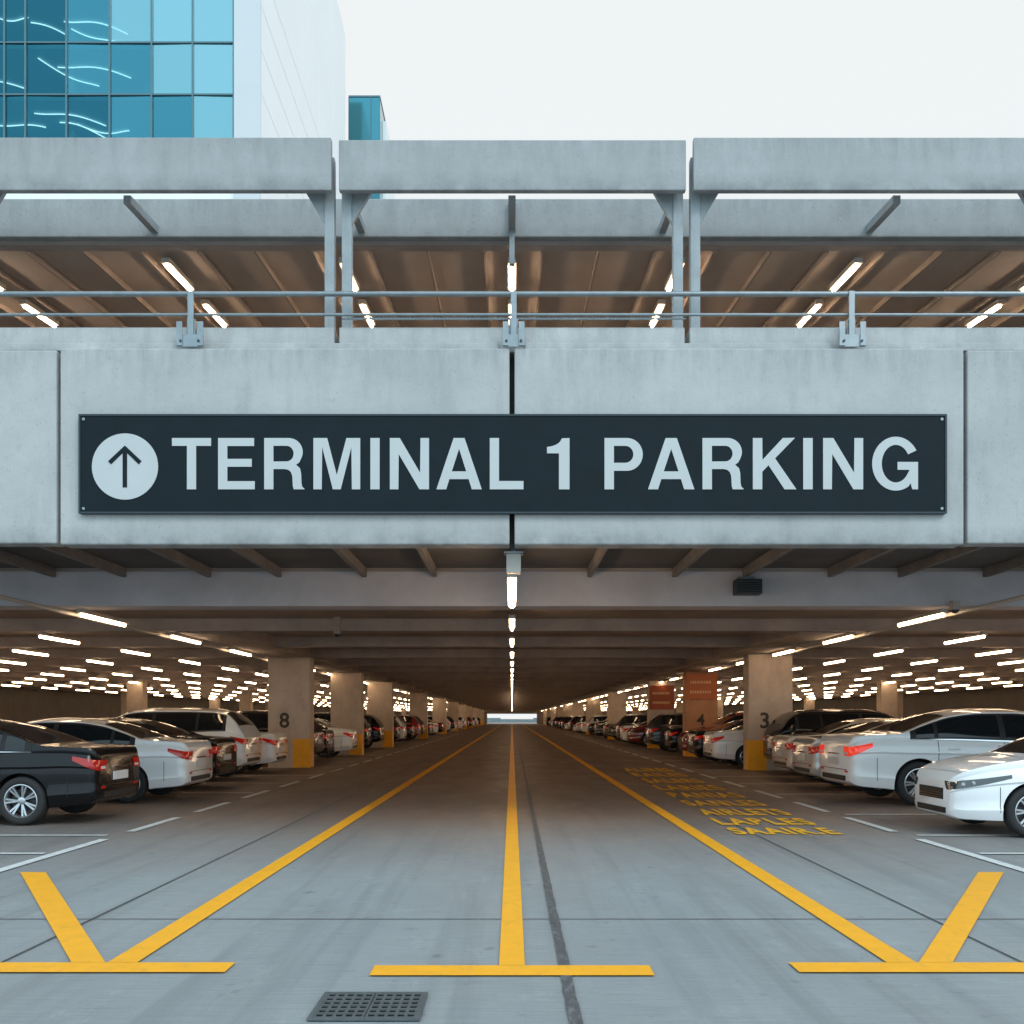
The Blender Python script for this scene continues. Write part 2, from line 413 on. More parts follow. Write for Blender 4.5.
# worn yellow lettering on the right of the lane
rowsT = ['SAAIR.E', 'LABLES', 'AIRLETS', 'SANLES', 'BANIAS', 'LARIES', 'SALERS', 'RAILES', 'ALIRES']
verts = []; faces = []
RY = [831.5, 822, 812.5, 803.5, 795.5, 788, 781, 775, 770]
for i, t in enumerate(rowsT):
    d = 1450 / (RY[i] - 718); dn = 1450 / (RY[i] + (RY[i] - (RY[i + 1] if i < 8 else 765)) * .37 - 718); ht = 2 * (d - dn)
    me = text_mesh(t, 1.0, 0, .035, 1.16)
    xs = [v.co.x for v in me.vertices]; ys = [v.co.y for v in me.vertices]
    sx = 1.32 / (max(xs) - min(xs)); sy = ht / (max(ys) - min(ys)); n = len(verts)
    cx = (max(xs) + min(xs)) / 2; cy = (max(ys) + min(ys)) / 2
    verts += [(3.45 + .04 * i + (v.co.x - cx) * sx, d + (v.co.y - cy) * sy, Z1) for v in me.vertices]
    faces += [[n + q for q in p.vertices] for p in me.polygons]
me = bpy.data.meshes.new('floor_lettering'); me.from_pydata(verts, [], faces); me.materials.append(M['yellow_worn'])
o = link(bpy.data.objects.new('floor_lettering', me)); tag(o, kind='structure')

# ------------------------------------------------------------------ drain grate
dr = thing('drain_grate', 'square cast iron drain grate set into the concrete in the foreground', 'drain', (-.71, 5.0, 0))
x0, x1, y0, y1 = -.98, -.44, 4.77, 5.24
MB().poly(flat_quad(x0, x1, y0, y1, .005)).build('pit_shade_sheet', M['dark'], dr)  # flat dark sheet painting the shade of the hollow below the grate
b = MB(); t = .022
b.box(x0, x1, y0, y0 + t, .006, .016); b.box(x0, x1, y1 - t, y1, .006, .016)
b.box(x0, x0 + t, y0 + t, y1 - t, .006, .016); b.box(x1 - t, x1, y0 + t, y1 - t, .006, .016)
b.build('frame', M['castiron'], dr)
xm = (x0 + x1) / 2
for a, c in ((x0 + t + .004, xm - .006), (xm + .006, x1 - t - .004)):
    b = MB(); n = 5; m_ = 6
    ya, yb = y0 + t + .004, y1 - t - .004
    for i in range(n + 1):
        xx = a + (c - a) * i / n; b.box(xx - .008, xx + .008, ya, yb, .007, .0145)
    for j in range(m_ + 1):
        y_ = ya + (yb - ya) * j / m_; b.box(a, c, y_ - .012, y_ + .012, .008, .0155)
    b.build('grate_panel', M['castiron'], dr)

# ------------------------------------------------------------------ the parking garage
G = thing('parking_garage', 'two level concrete parking garage with long precast facade and open top deck', 'parking garage', (0, 12, 0))
XW = 30.0
edges = [.03] + [5.45 + 5.45 * i for i in range(5)] + [30.0]
for s in (-1, 1):
    for i in range(len(edges) - 1):
        a = edges[i] + (.03 if i else 0); c = edges[i + 1] - .025
        y0 = 12.0 if i == 0 else 12.035
        p, q = sorted((s * a, s * c))
        MB().box(p, q, y0, 12.28, 3.53 - (0 if i == 0 else -.02), 5.89 - (0 if i == 0 else .01)).build('facade_panel', M['facade'], G, bevel=.02)
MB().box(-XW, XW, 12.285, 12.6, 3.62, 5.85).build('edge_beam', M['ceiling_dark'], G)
led = [(-XW, -2.16), (-2.10, 2.10), (2.16, XW)]
for a, c in led: MB().box(a, c, 12.15, 12.62, 5.896, 6.20).build('parapet_ledge', M['facade_light'], G, bevel=.015)
for a, c in ((-XW, -.16), (.16, XW)): MB().box(a, c, 12.10, 12.148, 5.896, 5.99).build('ledge_trim', M['facade_light'], G, bevel=.008)
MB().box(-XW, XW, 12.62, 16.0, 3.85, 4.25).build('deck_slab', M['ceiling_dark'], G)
MB().box(-XW, XW, 16.003, 250, 3.50, 4.247).build('deck_slab', M['ceiling'], G)
k = 0; yb = 16.0
while yb < 250:
    MB().box(-XW, XW, yb + (.0 if k else -.01), yb + .55, 3.24, 3.80 if k == 0 else 3.498).build('girder', M['front_girder'] if k == 0 else M['beam'], G, bevel=.01); yb += 4.55; k += 1
for i in range(-14, 15):
    x = i * 1.24 + (.0 if i % 2 else .12)
    if abs(x) < .2: continue
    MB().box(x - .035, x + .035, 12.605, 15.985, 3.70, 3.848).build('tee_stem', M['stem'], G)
for s in (-1, 1):
    b = MB(); b.tube((s * 7.35, 12.65, 3.19), (s * 7.35, 249, 3.19), .035, 8); b.build('conduit', M['housing'], G, smooth=True)
    p, q = sorted((s * 5.95, s * 6.95))
    MB().box(p, q, 20.8, 249, 3.22, 3.496).build('column_beam', M['beam'], G)
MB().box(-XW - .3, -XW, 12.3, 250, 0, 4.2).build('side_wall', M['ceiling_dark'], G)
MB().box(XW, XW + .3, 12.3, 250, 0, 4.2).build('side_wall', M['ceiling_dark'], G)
for a, c in ((-XW, -6.2), (6.2, XW)): MB().box(a, c, 250.01, 250.4, 0, 4.2).build('end_wall', M['beam'], G)
MB().box(-6.19, 6.19, 250.02, 250.4, 2.5, 4.2).build('end_lintel', M['beam'], G)
fh = MB()
xx = -60
while xx < 60:
    wv = r0.uniform(2, 6); fh.box(xx, xx + wv - .02, 330, 334, 0, r0.uniform(.5, 1.6)); xx += wv
tag(fh.build('far_hedge', M['far']), 'low dark hedge line seen through the far end of the garage', 'hedge')

def column(xa, xb, y, band=None, number=None, nx=0, m_=None):
    c = MB().box(xa, xb, y, y + .62, 0.005, 3.49 if not band else 3.215).build('column', m_ or M['column'], G, bevel=.02)
    if band:
        MB().box(band[0], band[1], y - .004, y + .4, .012, .84).build('painted_band', M['yellow'], c)
    if number:
        me = text_mesh(number, .60, .003, .012); me.materials.append(M['number'])
        o = link(bpy.data.objects.new('number', me)); o.location = (nx, y - .005, 1.36)
        o.rotation_euler = (PI / 2, 0, 0); attach(o, c)
numsR = ['3', '4']
for k in (0, 1, 2, 4, 6, 8, 10, 12, 14, 16, 18):
    column(-7.08, -5.86, 29 + 10 * k, (-6.35, -5.855), '8' if k == 0 else None, -6.6)
    column(6.5, 7.72, 27.5 + 10 * k, (6.495, 7.0), numsR[k] if k < 2 else None, 6.95 if k == 0 else 7.08, M['column_orange'] if k == 1 else None)
for k in range(0, 20, 2):
    for s in (-1, 1):
        for x in (17.9, 26.0):
            y = 28.5 + 10 * k
            p, q = sorted((s * x, s * (x + .8))); column(p, q, y)

def board(y, z0, z1, m_, lab):
    t = thing('direction_board', lab, 'sign', (7.1, y, z0))
    MB().box(6.52, 7.70, y - .05, y - .006, z0, z1).build('panel', m_, t, bevel=.005)
    rb = random.Random(int(y))
    for i in range(2):
        zz = z0 + (z1 - z0) * (i + .75) / 2.6; b = MB(); xx = 6.68
        while xx < 7.45:
            wv = rb.uniform(.03, .08); b.box(xx, xx + wv, y - .056, y - .051, zz - .05, zz + .05); xx += wv + .03
        b.build('lettering', M['orange'], t)
board(37.5, 2.15, 3.1, M['redsign2'], 'orange red board with amber lettering high on the concrete column marked 4, right side')
board(47.5, 1.85, 3.0, M['redsign'], 'smaller looking dark red board on the third column along the right side')

# upper frame
joints = [-15.6, -11.1, -6.62, -2.125, 2.135, 6.62, 11.1, 15.6]
for a, c in zip(joints, joints[1:]):
    zt = 8.39 if abs(a + 2.125) < .01 else 8.42
    MB().box(a + .045, c - .045, 12.0, 12.09, 7.785, zt).build('parapet_panel', M['facade_top'], G, bevel=.012)
    MB().box(a + .08, c - .08, 12.093, 12.2, 7.95, zt - .06).build('parapet_rail', M['frame_steel'], G)
for xj in joints[1:-1]:
    for dx in (-.165, .045):
        MB().box(xj + dx, xj + dx + .12, 12.21, 12.33, 6.205, 8.3).build('post', M['frame_steel'], G, bevel=.008)
        xs_ = xj + dx + (0 if dx < 0 else .12); sg = -1 if dx < 0 else 1
        MB().prism([(xs_, 12.24, 7.9), (xs_ + sg * .24, 12.24, 7.9), (xs_, 12.24, 7.5)], (0, .06, 0)).build('haunch_bracket', M['frame_steel'], G)
MB().box(-26, 26, 13.3, 13.42, 7.85, 8.36).build('back_beam', M['facade_top'], G, bevel=.015)
MB().box(-26, 26, 13.424, 13.6, 7.80, 7.86).build('back_beam_flange', M['beam'], G)
for x in (-4.75, -2.0, 0, 2.0, 4.75, -9, 9):
    MB().prism([(x - .045, 12.34, 7.80), (x + .045, 12.34, 7.80), (x + .045, 12.34, 7.90), (x - .045, 12.34, 7.90)], (0, .955, .10)).build('strut', M['frame_steel'], G)
MB().box(-.035, .035, 13.2, 13.29, 7.45, 8.3).build('hanger', M['frame_steel'], G)
S = .09
def rz(y): return 7.87 + S * (y - 13.5)
MB().prism([(-26, 13.605, rz(13.5)), (-26, 34, rz(34)), (-26, 34, rz(34) + .2), (-26, 13.605, rz(13.5) + .2)], (52, 0, 0)).build('roof_slab', M['roof'], G)
for i in range(-20, 21):
    x = i * .78 + .39
    MB().prism([(x, 13.61, rz(13.5) - .002), (x, 33.9, rz(33.9) - .002), (x, 33.9, rz(33.9) - .09), (x, 13.61, rz(13.5) - .09)], (.03, 0, 0)).build('roof_rib', M['rib'], G)
for y in (19.5, 25.5, 31.5):
    MB().box(-26, 26, y, y + .3, rz(y) - .4, rz(y) - .1).build('roof_purlin', M['beam'], G)
for x in (-20, -12, 12, 20):
    MB().box(x - .25, x + .25, 25.4, 25.9, 4.26, rz(25.5) - .41).build('deck_column', M['beam'], G)

# railing
R = thing('guard_railing', 'galvanised two pipe guard railing along the concrete ledge above the sign', 'railing', (0, 12.05, 5.9))
MB().tube((-20, 12.05, 6.56), (20, 12.05, 6.56), .03, 10).build('top_rail', M['rail'], R, smooth=True)
MB().tube((-20, 12.05, 6.31), (20, 12.05, 6.31), .018, 10).build('lower_rail', M['rail'], R, smooth=True)
b = MB()
x = -2.0
while x < 2.08: b.tube((x, 12.075, 6.255), (x + .022, 12.075, 6.295), .008, 5); x += .045
b.tube((-2.05, 12.075, 6.27), (2.1, 12.075, 6.27), .012, 6)
b.build('cable', M['rail'], R)
for x in (-11.5, -3.86, .02, 4.08, 11.5):
    p = MB().box(x - .035, x + .035, 12.0, 12.02, 6.03, 6.58).box(x - .05, x + .05, 12.025, 12.09, 6.05, 6.25).build('post', M['rail'], R, bevel=.004)
    b = MB()
    wd = .16 if abs(x) > .5 else .13
    b.box(x - wd, x + wd, 11.985, 11.998, 5.90, 6.05); b.box(x - wd, x - wd + .07, 11.97, 11.984, 5.91, 6.2); b.box(x + wd - .07, x + wd, 11.97, 11.984, 5.91, 6.2)
    b.build('base_plate', M['rail'], p, bevel=.003)
    b = MB()
    for q in (-.1, .1): b.tube((x + q * wd / .15, 11.955, 5.965), (x + q * wd / .15, 11.969, 5.965), .016, 6)
    b.build('bolt', M['darkmetal'], p)

# ------------------------------------------------------------------ the sign
sg = thing('garage_sign', 'long dark slate sign reading TERMINAL 1 PARKING with an arrow in a pale circle', 'sign', (0, 11.95, 3.9))
YS = 11.93
def px(x, y, D=YS): return ((x - 512) * D / 1000, H + (718 - y) * D / 1000)
xa, zt = px(78.5, 414); xb, zb = px(947, 513.5)
MB().box(xa, xb, YS + .005, 11.996, zb, zt).build('panel', M['sign'], sg, bevel=.006)
b = MB(); e = .022
b.box(xa, xb, YS - .004, YS + .003, zt - e, zt); b.box(xa, xb, YS - .004, YS + .003, zb, zb + e)
b.box(xa, xa + e, YS - .004, YS + .003, zb + e, zt - e); b.box(xb - e, xb, YS - .004, YS + .003, zb + e, zt - e)
b.build('border', M['sign_edge'], sg)
for fx in (xa + .06, xb - .06):
    for fz in (zt - .06, zb + .06):
        MB().tube((fx, YS - .004, fz), (fx, YS + .004, fz), .018, 8).build('screw', M['rail'], sg)
def arc(cx, cy, rx, ry, a0, a1, n=14):
    return [(cx + rx * math.cos(math.radians(a0 + (a1 - a0) * i / n)), cy + ry * math.sin(math.radians(a0 + (a1 - a0) * i / n))) for i in range(n + 1)]
GL = {
 'T': (611, [[(14, 596), (14, 720), (598, 720), (598, 596), (381, 596), (381, 0), (231, 0), (231, 596)]]),
 'E': (667, [[(73, 0), (73, 720), (612, 720), (612, 594), (223, 594), (223, 434), (578, 434), (578, 310), (223, 310), (223, 128), (622, 128), (622, 0)]]),
 'M': (833, [[(69, 0), (69, 720), (283, 720), (417, 215), (550, 720), (765, 720), (765, 0), (628, 0), (628, 580), (480, 0), (353, 0), (206, 580), (206, 0)]]),
 'I': (278, [[(64, 0), (64, 720), (214, 720), (214, 0)]]),
 'N': (722, [[(69, 0), (69, 720), (226, 720), (514, 245), (514, 720), (654, 720), (654, 0), (502, 0), (209, 482), (209, 0)]]),
 'A': (722, [[(20, 0), (276, 720), (446, 720), (702, 0), (540, 0), (494, 140), (226, 140), (180, 0)], [(266, 262), (454, 262), (361, 552)]]),
 'L': (611, [[(77, 0), (77, 720), (227, 720), (227, 130), (583, 130), (583, 0)]]),
 '1': (556, [[(236, 0), (236, 494), (89, 494), (89, 597)] + arc(80, 720, 190, 122, 275, 350, 6)[1:] + [(276, 716), (382, 720), (382, 0)]]),
 'P': (667, [[(72, 0), (72, 720)] + arc(400, 487, 232, 233, 90, -90, 20) + [(222, 254), (222, 0)], [(222, 380)] + arc(378, 488, 104, 108, -90, 90, 12) + [(222, 596)]]),
 'R': (722, [[(76, 0), (76, 720)] + arc(440, 520, 212, 200, 90, -25, 14) + [(600, 372), (560, 345), (612, 300), (628, 230), (634, 90), (645, 45), (676, 22), (676, 0), (508, 0), (492, 50), (484, 190), (465, 240), (432, 268), (385, 278), (226, 278), (226, 0)],
               [(226, 398)] + arc(408, 498, 96, 99, -90, 90, 12) + [(226, 597)]]),
 'K': (722, [[(70, 0), (70, 720), (220, 720), (220, 425), (500, 720), (690, 720), (404, 432), (712, 0), (524, 0), (299, 326), (220, 246), (220, 0)]]),
 'G': (778, [arc(388, 360, 344, 378, 28, 303, 34) + [(596, 80), (616, 0), (712, 0), (712, 392), (405, 392), (405, 268), (572, 268)] + arc(388, 360, 192, 250, -42, -332, 34)]),
}
def inset(lp, d):
    n = len(lp); A = sum(lp[i][0] * lp[(i + 1) % n][1] - lp[(i + 1) % n][0] * lp[i][1] for i in range(n))
    sgn = 1 if A > 0 else -1; out = []
    for i in range(n):
        p0, p, p1 = Vector(lp[i - 1]), Vector(lp[i]), Vector(lp[(i + 1) % n])
        e0 = (p - p0); e1 = (p1 - p)
        if e0.length < 1e-6 or e1.length < 1e-6: out.append(tuple(p)); continue
        e0.normalize(); e1.normalize()
        n0 = Vector((-e0.y, e0.x)) * sgn; n1 = Vector((-e1.y, e1.x)) * sgn
        k = 1 + n0.dot(n1)
        m_ = (n0 + n1) / max(k, .45)
        out.append((p.x + m_.x * d, p.y + m_.y * d))
    return out
INS = 8
_, zbase = px(0, 489.3); _, zcap = px(0, 438)
for word, pa, pb in (('TERMINAL', 172, 523.5), ('1', 547, 569.5), ('PARKING', 604.5, 918)):
    x_start = px(pa, 0)[0]; x_end = px(pb, 0)[0]
    pos = []; cur = 0
    for c in word: pos.append(cur); cur += GL[c][0]
    allx = [p[0] + q for c, q in zip(word, pos) for p in GL[c][1][0]]
    lo, hi = min(allx) + INS, max(allx) - INS
    kx = (x_end - x_start) / (hi - lo); kz = (zcap - zbase) / 704
    for c, q in zip(word, pos):
        loops = [inset(lp, INS if i == 0 else -INS) for i, lp in enumerate(GL[c][1])]
        me = curve_mesh([[(x * kx, (y - 8) * kz) for x, y in lp] for lp in loops], .003)
        me.materials.append(M['letter'])
        o = link(bpy.data.objects.new('letter', me)); o.location = (x_start + (q - lo) * kx, YS + .001, zbase); o.rotation_euler = (PI / 2, 0, 0); attach(o, sg)
cx, cz = px(125, 466.5)
b = MB().tube((cx, YS - .002, cz), (cx, YS + .0045, cz), .395, 64); disc = b.build('arrow_disc', M['letter'], sg)
aw = [(-.026, -.25), (.026, -.25), (.026, .160), (.165, .025), (.200, .062), (0, .25), (-.200, .062), (-.165, .025), (-.026, .160)]
me = curve_mesh([aw], .002); me.materials.append(M['sign'])
o = link(bpy.data.objects.new('arrow', me)); o.location = (cx, YS - .005, cz); o.rotation_euler = (PI / 2, 0, 0); attach(o, disc)

# ------------------------------------------------------------------ lamps
LL = 1.85
def lamp_proto(L, tubemat, name='ceiling_lamp', r=.031):
    t = thing(name, 'x', 'ceiling light')
    MB().box(-.06, .06, -L / 2 - .04, L / 2 + .04, r - .004, .09).build('housing', M['housing'], t, local=True)
    MB().tube((0, -L / 2, 0), (0, L / 2, 0), r, 10).build('tube', tubemat, t, smooth=True, local=True)
    return t
def lamp_single(L, tubemat):
    b = MB(); b.box(-.06, .06, -L / 2 - .04, L / 2 + .04, .034, .09); b.cur = 1; b.tube((0, -L / 2, 0), (0, L / 2, 0), .031, 6)
    return b.build('ceiling_lamp', [M['housing'], tubemat])
p1 = lamp_proto(LL, M['tube']); s1 = lamp_single(LL, M['tube'])
pc = lamp_proto(2.5, M['tube'], r=.055)
spots = []
rowsx = [0] + [7.1 + 2.75 * i for i in range(8)]
for ri, rx in enumerate(rowsx):
    for s in ((1,) if rx == 0 else (-1, 1)):
        for k in range(-1, 52):
            y = 17.4 + 4.4 * k + (.9 if rx == 0 else 0)
            if y > 246: continue
            if rx == 0 and k == -1: y = 13.75
            if k == -1 and rx > 0: continue
            vis = abs(rx) / y < .515
            spots.append((y, s * rx, ri, k, vis))
spots.sort(key=lambda q: (not q[4], q[0]))
rest = MB()
used = {}
for n, (y, x, ri, k, vis) in enumerate(spots):
    if n < 290 and vis:
        side = 'in the row over the centre line' if ri == 0 else 'in the %s row on the %s' % (ordw(ri), 'left' if x < 0 else 'right')
        kk = k + 2 if ri == 0 else k + 1
        lab = 'tube lamp %s, %s from the front' % (side, ordw(kk))
        pr, key = (p1, 'p') if y < 75 else (s1, 's')
        if ri == 0 and k == -1: pr, key = pc, 'c'
        o = pr if key not in used else copy_tree(pr); used[key] = 1
        o.location = (x, y, 3.15)
        tag(o, lab, 'ceiling light', 'lit tube lamps under the garage ceiling')
    else:
        rest.cur = 0; rest.box(x - .06, x + .06, y - .96, y + .96, 3.184, 3.24)
        rest.cur = 1; rest.tube((x, y - .92, 3.15), (x, y + .92, 3.15), .031, 5)
tag(rest.build('distant_lamps', [M['housing'], M['tube']]), 'distant ceiling tube lamps running together deep inside the garage', 'ceiling lights', kind='stuff')
jb = thing('junction_box', 'small grey junction box and pipe below the joint of the facade panels', 'junction box', (0.02, 12.4, 3.2))
MB().box(-.07, .11, 12.32, 12.5, 3.24, 3.48).build('box', M['housing'], jb, bevel=.008)
MB().tube((.02, 12.41, 3.50), (.02, 12.41, 3.615), .03, 8).build('pipe', M['rail'], jb)
MB().box(-.10, .14, 12.30, 12.52, 3.482, 3.50).build('flange', M['rail'], jb)

p2 = lamp_proto(1.05, M['tube_hi'], 'deck_lamp', r=.025); u2 = False
ang = math.atan(S)
names = {-7.6: 'far left', -4.78: 'left', -2.33: 'inner left', 0.0: 'centre', 2.33: 'inner right', 4.78: 'right', 7.6: 'far right'}
for x in names:
    for k in range(4):
        y = 14.35 + 1.75 * k
        o = p2 if not u2 else copy_tree(p2); u2 = True
        o.location = (x, y, rz(y) - .19); o.rotation_euler = (ang, 0, 0)
        tag(o, 'tube lamp under the top deck roof, %s of the %s row' % (ordw(k + 1), names[x]), 'ceiling light', 'tube lamps under the top deck roof')

fb = thing('speaker_box', 'dark louvred box fixed to the front girder right of centre', 'speaker box', (3.73, 15.9, 3.4))
MB().box(3.52, 3.94, 15.72, 15.96, 3.40, 3.64).build('body', M['darkmetal'], fb, bevel=.015)
b = MB()
for i in range(5): b.box(3.54, 3.92, 15.70, 15.718, 3.425 + i * .035, 3.44 + i * .035)
b.build('louvre', M['dark'], fb)
MB().box(3.6, 3.86, 15.9, 15.985, 3.645, 3.70).build('bracket', M['rail'], fb)
for x, y, lab in ((7.0, 15.8, 'small grey dome camera hanging under the girder at the right edge'), (-3.55, 20.3, 'small grey dome camera hanging under the second girder on the left')):
    dc = thing('dome_camera', lab, 'camera', (x, y, 3.1))
    MB().box(x - .06, x + .06, y - .06, y + .06, 3.16, 3.5 if y > 18 else 3.3).build('mount', M['beam'], dc)
    b = MB()
    for i in range(6):
        a0 = PI / 2 * i / 6; a1 = PI / 2 * (i + 1) / 6
        b.tube((x, y, 3.158 - .06 * math.sin(a0)), (x, y, 3.158 - .06 * math.sin(a1)), .06 * math.cos(a0), 12, .06 * max(.02, math.cos(a1)))
    b.build('dome', M['darkmetal'], dc, smooth=True)

# ------------------------------------------------------------------ towers
T = thing('glass_tower', 'tall office tower with blue glass curtain wall and white panelled side', 'building', (-24, 75, 4.3))
DT = 60.0
def tx(x): return (x - 512) * DT / 1000
def tz(y): return H + (718 - y) * DT / 1000
MB().box(tx(-160), tx(235), DT + 7, DT + 30, 4.26, 62).build('core', M['inner'], T)
MB().box(tx(235.5), tx(262), DT - .35, DT - .2, 4.26, 63).build('front_strip', M['tower_side'], T)
MB().box(tx(235.5), tx(262), DT - .195, DT + 30, 4.26, 63).build('white_wall', M['tower_white'], T)
b = MB()
for zz in [tz(y) for y in (-35, 8, 52, 95, 138)]: b.box(tx(262) + .001, tx(262) + .012, DT - .15, DT + 29.9, zz, zz + .05)
for yy_ in (66, 72, 78, 84): b.box(tx(262) + .001, tx(262) + .012, yy_, yy_ + .06, 30, 62.9)
b.build('panel_joints', M['tower_joint'], T)
vx = [-159, -117, -76, -36, 5, 26, 67, 110, 152, 193, 234]; hz = [-60, -8, 43, 95, 147]
rt = random.Random(5)
for i in range(len(vx) - 1):
    for j in range(len(hz) - 1):
        x0, x1 = tx(vx[i]) + .03, tx(vx[i + 1]) - .03; z1, z0 = tz(hz[j]) - .03, tz(hz[j + 1]) + .03
        v = vx[i] + (hz[j] < 0) * 30 - (hz[j] > 90) * 45
        m_ = M['g3'] if v < 60 else (M['g2'] if v < 112 else (M['g1b'] if rt.random() < .4 else M['g1']))  # stepped tints paint in a reflection, darker to the left and lower down
        j1 = rt.uniform(-.02, .02)
        MB().poly([(x0, DT + j1, z0), (x1, DT - j1, z0), (x1, DT - j1, z1), (x0, DT + j1, z1)]).build('window_pane', m_, T)
b = MB()
for v in vx: b.box(tx(v) - .05, tx(v) + .05, DT - .12, DT + .1, tz(147), 62)
b.build('mullion', M['mull'], T)
b = MB()
for h in hz: b.box(tx(-160), tx(234), DT - .09, DT + .08, tz(h) - .045, tz(h) + .045)
b.build('transom', M['mull'], T)
MB().box(tx(-160), tx(235), DT + .02, DT + 6.9, 4.26, tz(148.5)).build('white_base', M['tower_white'], T)
for h in hz[:-1]:
    MB().box(tx(-159), tx(233), DT + .25, DT + 6.95, tz(h) - .2, tz(h) + .15).build('floor_slab', M['inner_slab'], T)
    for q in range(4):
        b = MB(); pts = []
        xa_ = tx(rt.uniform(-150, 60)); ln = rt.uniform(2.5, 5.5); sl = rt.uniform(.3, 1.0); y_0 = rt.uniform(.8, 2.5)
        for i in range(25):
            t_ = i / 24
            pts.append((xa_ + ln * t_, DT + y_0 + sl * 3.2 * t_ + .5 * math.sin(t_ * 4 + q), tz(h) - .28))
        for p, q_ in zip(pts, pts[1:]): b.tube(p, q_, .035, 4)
        b.build('reflection_streak', M['strip'], T)  # glowing curves added behind the panes to stand for reflected light streaks
b = MB()
for v in (-120, -40, 46, 130, 213): b.box(tx(v) - .3, tx(v) + .3, DT + 3.2, DT + 3.8, tz(148), 61)
b.build('interior_column', M['inner_slab'], T)
T2 = thing('slim_tower', 'narrow blue glass tower just right of the big tower, seen over the parapet', 'building', (-14, 99, 0))
zt2 = 1.45 + 622 * .095
MB().box(-15.48, -12.55, 95, 104, 4.26, zt2).build('glass_body', M['gs'], T2)
b = MB()
b.box(-15.52, -12.51, 94.94, 104.05, zt2 - .12, zt2 + .03)
for x in (-15.5, -13.4, -12.58): b.box(x - .04, x + .04, 94.95, 94.99, 30, zt2 - .13)
b.build('facade_frame', M['mull'], T2)
MB().box(-12.54, -12.2, 97, 104, 4.26, zt2 - 1.2).build('side_fin', M['tower_white'], T2)

# ------------------------------------------------------------------ cars
def pchip(keys):
    xs = [k[0] for k in keys]; ys = [k[1] for k in keys]; n = len(xs)
    d = [(ys[i + 1] - ys[i]) / (xs[i + 1] - xs[i]) for i in range(n - 1)]
    m = [d[0]] + [0 if d[i - 1] * d[i] <= 0 else 2 * d[i - 1] * d[i] / (d[i - 1] + d[i]) for i in range(1, n - 1)] + [d[-1]]
    def f(x):
        if x <= xs[0]: return ys[0]
        if x >= xs[-1]: return ys[-1]
        i = 0
        while x > xs[i + 1]: i += 1
        h = xs[i + 1] - xs[i]; t = (x - xs[i]) / h
        return ((2 * t**3 - 3 * t**2 + 1) * ys[i] + (t**3 - 2 * t**2 + t) * h * m[i] + (-2 * t**3 + 3 * t**2) * ys[i + 1] + (t**3 - t**2) * h * m[i + 1])
    return f
SPEC = {
 'sedan': dict(L=4.7, R=.325, wx=(.98, 3.78),
   top=[(0, .92), (.04, 1.01), (.10, 1.045), (.35, 1.06), (.72, 1.085), (1.1, 1.235), (1.5, 1.375), (1.95, 1.44), (2.45, 1.45), (2.85, 1.40), (3.2, 1.245), (3.62, 1.03), (3.95, .985), (4.3, .92), (4.52, .85), (4.64, .78), (4.7, .70)],
   belt=[(0, .86), (.1, .94), (.5, .97), (1.2, .965), (2.5, .925), (3.6, .90), (4.1, .85), (4.45, .78), (4.62, .72), (4.7, .65)],
   w=[(0, .73), (.03, .79), (.10, .84), (.4, .88), (.9, .905), (2.3, .91), (3.6, .905), (4.1, .885), (4.35, .84), (4.52, .765), (4.62, .69), (4.67, .635), (4.7, .57)],
   bot=[(0, .34), (.1, .28), (.5, .24), (.9, .2), (3.8, .19), (4.3, .2), (4.6, .21), (4.7, .26)],
   side=(.86, 3.52), win=[(.95, 1.22), (1.28, 2.20), (2.29, 3.36)], ws=(2.88, 3.56), rw=(.80, 1.46), seams=[1.26, 2.25, 3.42], tail=(.73, .87), head=(.62, .74), plate=.64, capz=(.40, .60)),
 'suv': dict(L=4.6, R=.36, wx=(.92, 3.68),
   top=[(0, .98), (.05, 1.10), (.12, 1.22), (.3, 1.46), (.5, 1.60), (.8, 1.655), (1.5, 1.68), (2.3, 1.68), (2.7, 1.63), (3.05, 1.46), (3.45, 1.20), (3.8, 1.13), (4.2, 1.05), (4.48, .93), (4.6, .78)],
   belt=[(0, .95), (.15, 1.07), (.5, 1.12), (1.2, 1.09), (2.5, 1.04), (3.4, 1.03), (4.0, .96), (4.4, .84), (4.6, .70)],
   w=[(0, .76), (.04, .83), (.14, .87), (.4, .905), (.9, .93), (2.3, .935), (3.5, .925), (4.0, .89), (4.3, .82), (4.48, .72), (4.56, .64), (4.6, .56)],
   bot=[(0, .42), (.1, .35), (.5, .3), (.9, .26), (3.7, .25), (4.2, .26), (4.5, .3), (4.6, .36)],
   side=(.42, 3.36), win=[(.5, 1.05), (1.11, 2.05), (2.14, 3.2)], ws=(2.74, 3.38), rw=(.16, .46), seams=[1.08, 2.1, 3.26], tail=(.84, 1.0), head=(.70, .82), plate=.72, capz=(.5, .7)),
}
